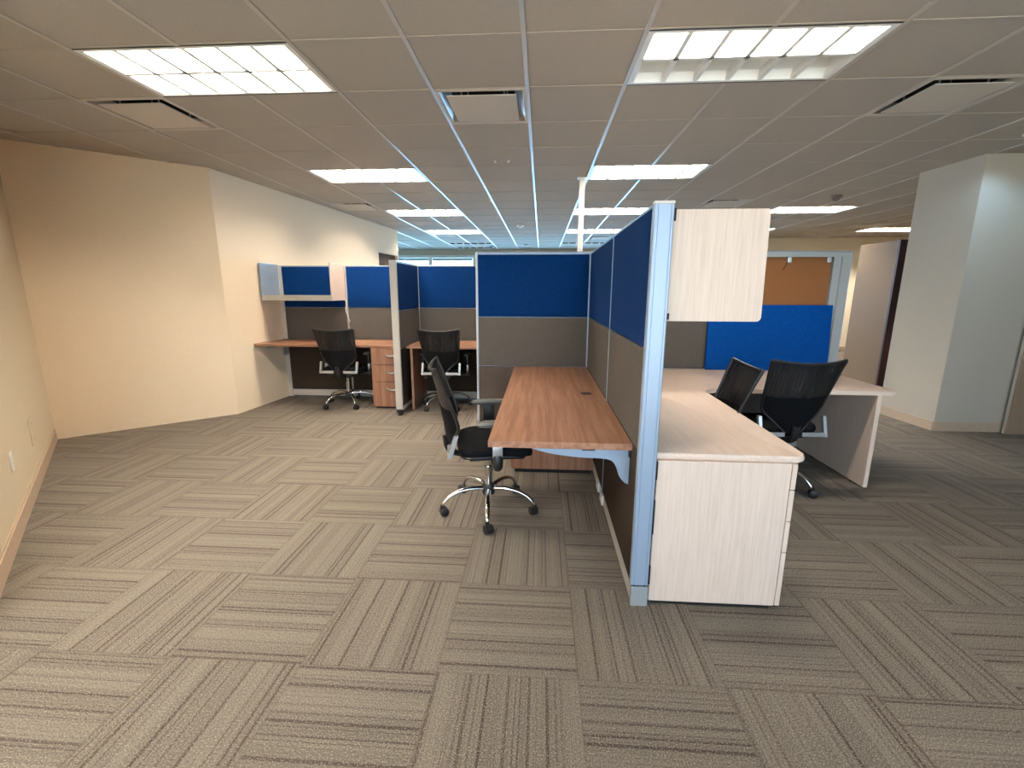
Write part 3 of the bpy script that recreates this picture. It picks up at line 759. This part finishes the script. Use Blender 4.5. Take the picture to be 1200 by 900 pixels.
bm = new_bm(); add_box(bm, -0.09, 0.09, -0.008, 0.0, -0.10, 0.10, 0.003); obj('plate', bm, PAINT_BEIGE, t)
for z in (-0.06, 0.06):
    bm = new_bm(); add_tube(bm, [(0, -0.007, z), (0, -0.010, z)], 0.006, 10); obj('screw', bm, METAL_GREY, t)

# right side panels
tp = thing('tall_panel', 'tall greige panel with a dark maroon edge beside the grey right wall', 'panel', (4.66, 6.8, 0))
part(tp, 'leaf', DOOR_GREIGE, (4.70, 4.78, 6.50, 7.24, 0.02, 2.10), bevel=0.003)
part(tp, 'edge_strip', MAROON, (4.698, 4.80, 6.47, 6.50, 0.02, 2.102))
for y0 in (6.55, 7.08): part(tp, 'foot', METAL_GREY, (4.66, 4.82, y0, y0+0.07, 0.0, 0.02))
bx = thing('tan_panel', 'tan fabric panel standing against the wall at the right edge', 'panel', (5.3, 4.74, 0))
part(bx, 'fabric_face', TAN_FAB, (4.765, 5.70, 4.715, 4.735, 0.0, 2.0), bevel=0.004)
part(bx, 'frame', METAL_WARM, (4.762, 5.703, 4.735, 4.762, 0.0, 2.003))
bm = new_bm(); add_box(bm, 9.0-0.9, 9.0, 0, 0.01, 0, 0.01); bm.free()

# ------------------------------------------------------------------ chairs
def make_chair():
    t = thing('office_chair', 'black mesh office chair', 'chair', (0, 0, 0), 0, 'black mesh office chairs')
    # star base
    bm = new_bm(); add_lathe(bm, [(0.030, 0.105), (0.042, 0.112), (0.044, 0.165), (0.034, 0.178)], 20); obj('hub', bm, BLACK, t, True)
    for k in range(5):
        a = math.radians(90+72*k); ca, sa = math.cos(a), math.sin(a)
        P = smooth_path([(0.035, 0, 0.150), (0.12, 0, 0.158), (0.20, 0, 0.150), (0.265, 0, 0.122), (0.300, 0, 0.088), (0.310, 0, 0.066)], 4)
        bm = new_bm(); n = len(P)
        add_tube(bm, [(p.x*ca, p.x*sa, p.z) for p in P], [0.019-0.006*i/(n-1) for i in range(n)], 12, squash=0.8)
        lg = obj('leg', bm, CHROME, t, True)
        bm = new_bm(); al = math.radians(90+72*k+35+50*((k*37) % 5)); cx_, cy_ = 0.312*ca, 0.312*sa
        ox, oy = 0.012*math.cos(al), 0.012*math.sin(al); ax = Vector((-math.sin(al), math.cos(al), 0))
        c0 = Vector((cx_+ox, cy_+oy, 0.028))
        for s in (-1, 1):
            A = c0+ax*s*0.006; B = c0+ax*s*0.026
            add_tube(bm, [A, A+ax*s*0.002, B-ax*s*0.003, B], [0.024, 0.028, 0.028, 0.022], 16)
        add_tube(bm, [c0-ax*0.008, c0+ax*0.008], 0.029, 14)
        add_tube(bm, [(cx_, cy_, 0.03), (cx_, cy_, 0.075)], 0.012, 10)
        obj('caster', bm, BLACK, lg, True)
    bm = new_bm(); add_tube(bm, [(0, 0, 0.175), (0, 0, 0.30)], 0.025, 16); o = obj('gas_lift', bm, CHROME, t, True)
    bm = new_bm(); add_tube(bm, [(0, 0, 0.28), (0, 0, 0.39)], 0.016, 16); obj('piston', bm, CHROME, o, True)
    bm = new_bm(); add_box(bm, -0.09, 0.09, -0.13, 0.10, 0.365, 0.415, 0.015)
    o = obj('tilt_mechanism', bm, BLACK, t, True)
    bm = new_bm(); add_tube(bm, [(-0.08, -0.02, 0.385), (-0.22, -0.03, 0.378), (-0.25, -0.03, 0.37)], [0.006, 0.006, 0.011], 8); obj('lever', bm, BLACK, o, True)
    # seat
    def pad(bm, hw, y0, y1, z0, z1, drop):
        N = 14; rows = []
        for lay in range(5):
            tz = lay/4; z = z0+(z1-z0)*tz
            ins = 0.035*(abs(2*tz-1)**3)
            row = []
            for k in range(40):
                a = 2*PI*k/40; c, s = math.cos(a), math.sin(a)
                e = 0.42
                x = math.copysign(abs(c)**e, c)*(hw-ins); y = (y0+y1)/2+math.copysign(abs(s)**e, s)*((y1-y0)/2-ins)
                f = max(0, (y-(y0+(y1-y0)*0.6))/((y1-y0)*0.4))
                row.append(bm.verts.new((x, y, z-drop*f*f+0.012*(x/hw)**2)))
            rows.append(row)
        for a, b in zip(rows, rows[1:]):
            for k in range(40): bm.faces.new((a[k], a[(k+1) % 40], b[(k+1) % 40], b[k]))
        bm.faces.new(rows[0][::-1]); bm.faces.new(rows[-1])
    bm = new_bm(); pad(bm, 0.245, -0.20, 0.27, 0.432, 0.502, 0.035); obj('seat', bm, BLACK_SOFT, t, True)
    bm = new_bm(); pad(bm, 0.215, -0.19, 0.23, 0.402, 0.440, 0.02); obj('seat_pan', bm, BLACK, t, True)
    # backrest
    prof = [(0.475, 0.050, -0.252), (0.51, 0.086, -0.257), (0.56, 0.138, -0.264), (0.605, 0.186, -0.270), (0.645, 0.205, -0.277), (0.73, 0.215, -0.292), (0.82, 0.224, -0.312), (0.90, 0.233, -0.333), (0.965, 0.242, -0.354)]
    def bow(z): return 0.085 if z < 0.65 else 0.085-0.045*(z-0.65)/0.315     # how far the side edges wrap forward
    NU = 12
    def surf(zs, th=0.008, sc=1.0):
        bm = new_bm(); fr, bk = [], []
        for z, hw, y in zs:
            ra, rb = [], []
            for k in range(NU+1):
                uu = -1+2*k/NU
                zz = z+(0.022*uu*uu if z > 0.95 else (0.012*uu*uu if z > 0.88 else 0))
                yy = y+bow(z)*uu*uu*min(1, hw/0.2)
                ra.append(bm.verts.new((uu*hw*sc, yy, zz))); rb.append(bm.verts.new((uu*hw*sc, yy-th, zz)))
            fr.append(ra); bk.append(rb)
        for g in (fr, bk):
            for a, b in zip(g, g[1:]):
                for k in range(NU): bm.faces.new((a[k], a[k+1], b[k+1], b[k]))
        for i in range(len(fr)-1):
            for k in (0, NU): bm.faces.new((fr[i][k], fr[i+1][k], bk[i+1][k], bk[i][k]))
        for i in (0, -1):
            for k in range(NU): bm.faces.new((fr[i][k], fr[i][k+1], bk[i][k+1], bk[i][k]))
        return bm
    edge = []
    for s in (-1, 1):
        side = [(s*hw, y+bow(z)*min(1, hw/0.2)-0.004, z+(0.022 if z > 0.95 else (0.012 if z > 0.88 else 0))) for z, hw, y in prof]
        edge.append(side)
    top = [(uu*prof[-1][1], prof[-1][2]+bow(0.965)*uu*uu-0.004, prof[-1][0]+0.022*uu*uu) for uu in (-1, -0.66, -0.33, 0, 0.33, 0.66, 1)]
    bm = new_bm()
    for sd_ in edge: add_tube(bm, smooth_path(sd_, 3), 0.0105, 8)
    add_tube(bm, smooth_path(top, 3), 0.0105, 8)
    add_tube(bm, [edge[0][0], edge[1][0]], 0.012, 8)
    br = obj('backrest_frame', bm, BLACK, t, True)
    obj('mesh_panel', surf(prof[5:], 0.006, 0.985), MESH, br, True)
    obj('lumbar_panel', surf(prof[:6], 0.012, 0.985), BLACK_SOFT, br, True)
    bm = new_bm(); add_tube(bm, smooth_path([(0, -0.10, 0.39), (0, -0.20, 0.40), (0, -0.262, 0.44), (0, -0.278, 0.53)], 4), [0.03]*8+[0.028]*5, 10, squash=0.6); obj('back_stem', bm, BLACK, t, True)
    for s in (-1, 1):
        bm = new_bm()
        xo = 0.222
        # L-shaped silver support: out from the stem, then up and forward
        M1 = Matrix.Identity(4)
        add_box(bm, min(s*0.06, s*xo), max(s*0.06, s*xo), -0.262, -0.240, 0.448, 0.478, 0.004)
        add_prism(bm, [(-0.262, 0.448), (-0.236, 0.448), (-0.196, 0.585), (-0.222, 0.585)], 'x', s*xo-0.011, s*xo+0.011)
        obj('back_support', bm, SILVER, t)
        # arm
        bm = new_bm(); add_tube(bm, [(s*0.275, 0.03, 0.385), (s*0.278, 0.03, 0.40), (s*0.278, 0.03, 0.455), (s*0.275, 0.03, 0.47)], [0.022, 0.030, 0.032, 0.026], 14)
        add_box(bm, min(s*0.10, s*0.275), max(s*0.10, s*0.275), 0.0, 0.06, 0.395, 0.418, 0.005)
        am = obj('armrest', bm, BLACK, t, True)
        bm = new_bm(); add_box(bm, s*0.276-0.012, s*0.276+0.012, 0.0, 0.06, 0.46, 0.545, 0.006); obj('arm_post', bm, SILVER, am, True)
        bm = new_bm(); add_box(bm, s*0.276-0.016, s*0.276+0.016, -0.01, 0.07, 0.53, 0.655, 0.008); obj('arm_sleeve', bm, BLACK, am, True)
        bm = new_bm()
        Nn = 28; low, mid, up_ = [], [], []
        for k in range(Nn):
            a = 2*PI*k/Nn; c, s2 = math.cos(a), math.sin(a)
            x = s*0.272+math.copysign(abs(c)**0.7, c)*0.036; y = 0.035+math.copysign(abs(s2)**0.7, s2)*0.125
            zz = 0.006*math.cos((y-0.035)/0.125*1.5)
            low.append(bm.verts.new((s*0.272+(x-s*0.272)*0.85, 0.035+(y-0.035)*0.95, 0.652)))
            mid.append(bm.verts.new((x, y, 0.664+zz))); up_.append(bm.verts.new((s*0.272+(x-s*0.272)*0.8, 0.035+(y-0.035)*0.93, 0.676+zz)))
        for a_, b_ in ((low, mid), (mid, up_)):
            for k in range(Nn): bm.faces.new((a_[k], a_[(k+1) % Nn], b_[(k+1) % Nn], b_[k]))
        bm.faces.new(low[::-1]); bm.faces.new(up_)
        obj('arm_pad', bm, GREY_PAD, am, True)
    return t
CH = [  # x, y, heading (direction the sitter faces, degrees), label, base turn
    (-0.33, 2.76, 12, 'black mesh office chair pushed under the brown desk, seen from the side'),
    (-2.42, 5.42, 90, 'black mesh office chair at the far left desk beside the drawer unit'),
    (-1.175, 5.42, 90, 'black mesh office chair in the second far cubicle, partly behind the nearer chair'),
    (1.72, 3.32, 94, 'large black mesh chair at right, back turned to the viewer, by the pale end panel'),
    (0.945, 2.83, 176, 'black mesh chair tucked into the inner corner of the pale L-shaped desk'),
]
ch0 = make_chair()
chairs = []
for n, (x, y, hd, lb) in enumerate(CH):
    c = ch0 if n == 0 else copy_tree(ch0)
    c.location = (x, y, 0); c.rotation_euler = (0, 0, math.radians(hd-90)); c['label'] = lb
    chairs.append(c)
# each star base stands turned its own way
for c, want in zip(chairs, (-85, 234, 234, -50, 20)):
    hd = math.degrees(c.rotation_euler.z)
    for ch in c.children:
        if ch.name.split('.')[0] == 'leg': ch.rotation_euler = (0, 0, math.radians(want-90-hd))

# ------------------------------------------------------------------ daylight
sc = bpy.context.scene
w = bpy.data.worlds.new('sky'); sc.world = w; w.use_nodes = True
wt = w.node_tree; bg = wt.nodes['Background']; bg.inputs[1].default_value = 2.9
# pale blue sky above the horizon, warm ground light added below it for the ceiling
tc = wt.nodes.new('ShaderNodeTexCoord'); sp_ = wt.nodes.new('ShaderNodeSeparateXYZ'); mr = wt.nodes.new('ShaderNodeMapRange'); mx = wt.nodes.new('ShaderNodeMix'); mx.data_type = 'RGBA'
mr.inputs['From Min'].default_value = -0.03; mr.inputs['From Max'].default_value = 0.03
mx.inputs['A'].default_value = (1.0, 0.95, 0.88, 1); mx.inputs['B'].default_value = (0.80, 0.88, 1.0, 1)
wt.links.new(tc.outputs['Generated'], sp_.inputs[0]); wt.links.new(sp_.outputs[2], mr.inputs['Value']); wt.links.new(mr.outputs[0], mx.inputs['Factor']); # stronger blue put in beyond the far windows to tint the far ceiling
my = wt.nodes.new('ShaderNodeMapRange'); my.inputs['From Min'].default_value = -0.1; my.inputs['From Max'].default_value = 0.1
m2 = wt.nodes.new('ShaderNodeMix'); m2.data_type = 'RGBA'; m2.inputs['B'].default_value = (1.2, 2.2, 3.3, 1)
wt.links.new(sp_.outputs[1], my.inputs['Value']); wt.links.new(my.outputs[0], m2.inputs['Factor']); wt.links.new(mx.outputs['Result'], m2.inputs['A']); wt.links.new(m2.outputs['Result'], bg.inputs[0])
L = bpy.data.lights.new('window_portal', 'AREA'); L.shape = 'RECTANGLE'; L.size = 7.1; L.size_y = 2.3; L.cycles.is_portal = True
lo = bpy.data.objects.new('window_portal', L); C.objects.link(lo); lo.location = (1.0, YB-0.16, 1.4); lo.rotation_euler = (math.radians(90), 0, 0)
L = bpy.data.lights.new('window_portal', 'AREA'); L.shape = 'RECTANGLE'; L.size = 11.3; L.size_y = 1.8; L.cycles.is_portal = True
lo = bpy.data.objects.new('window_portal', L); C.objects.link(lo); lo.location = (-2.1, YW+0.2, 1.65); lo.rotation_euler = (math.radians(-90), 0, 0)

sc.view_settings.view_transform = 'Standard'; sc.view_settings.look = 'None'
sc.view_settings.exposure = 1.2; sc.view_settings.gamma = 1.0
try: sc.view_settings.use_curve_mapping = False
except Exception: pass
sc.cycles.max_bounces = 10; sc.cycles.diffuse_bounces = 6; sc.cycles.sample_clamp_indirect = 8
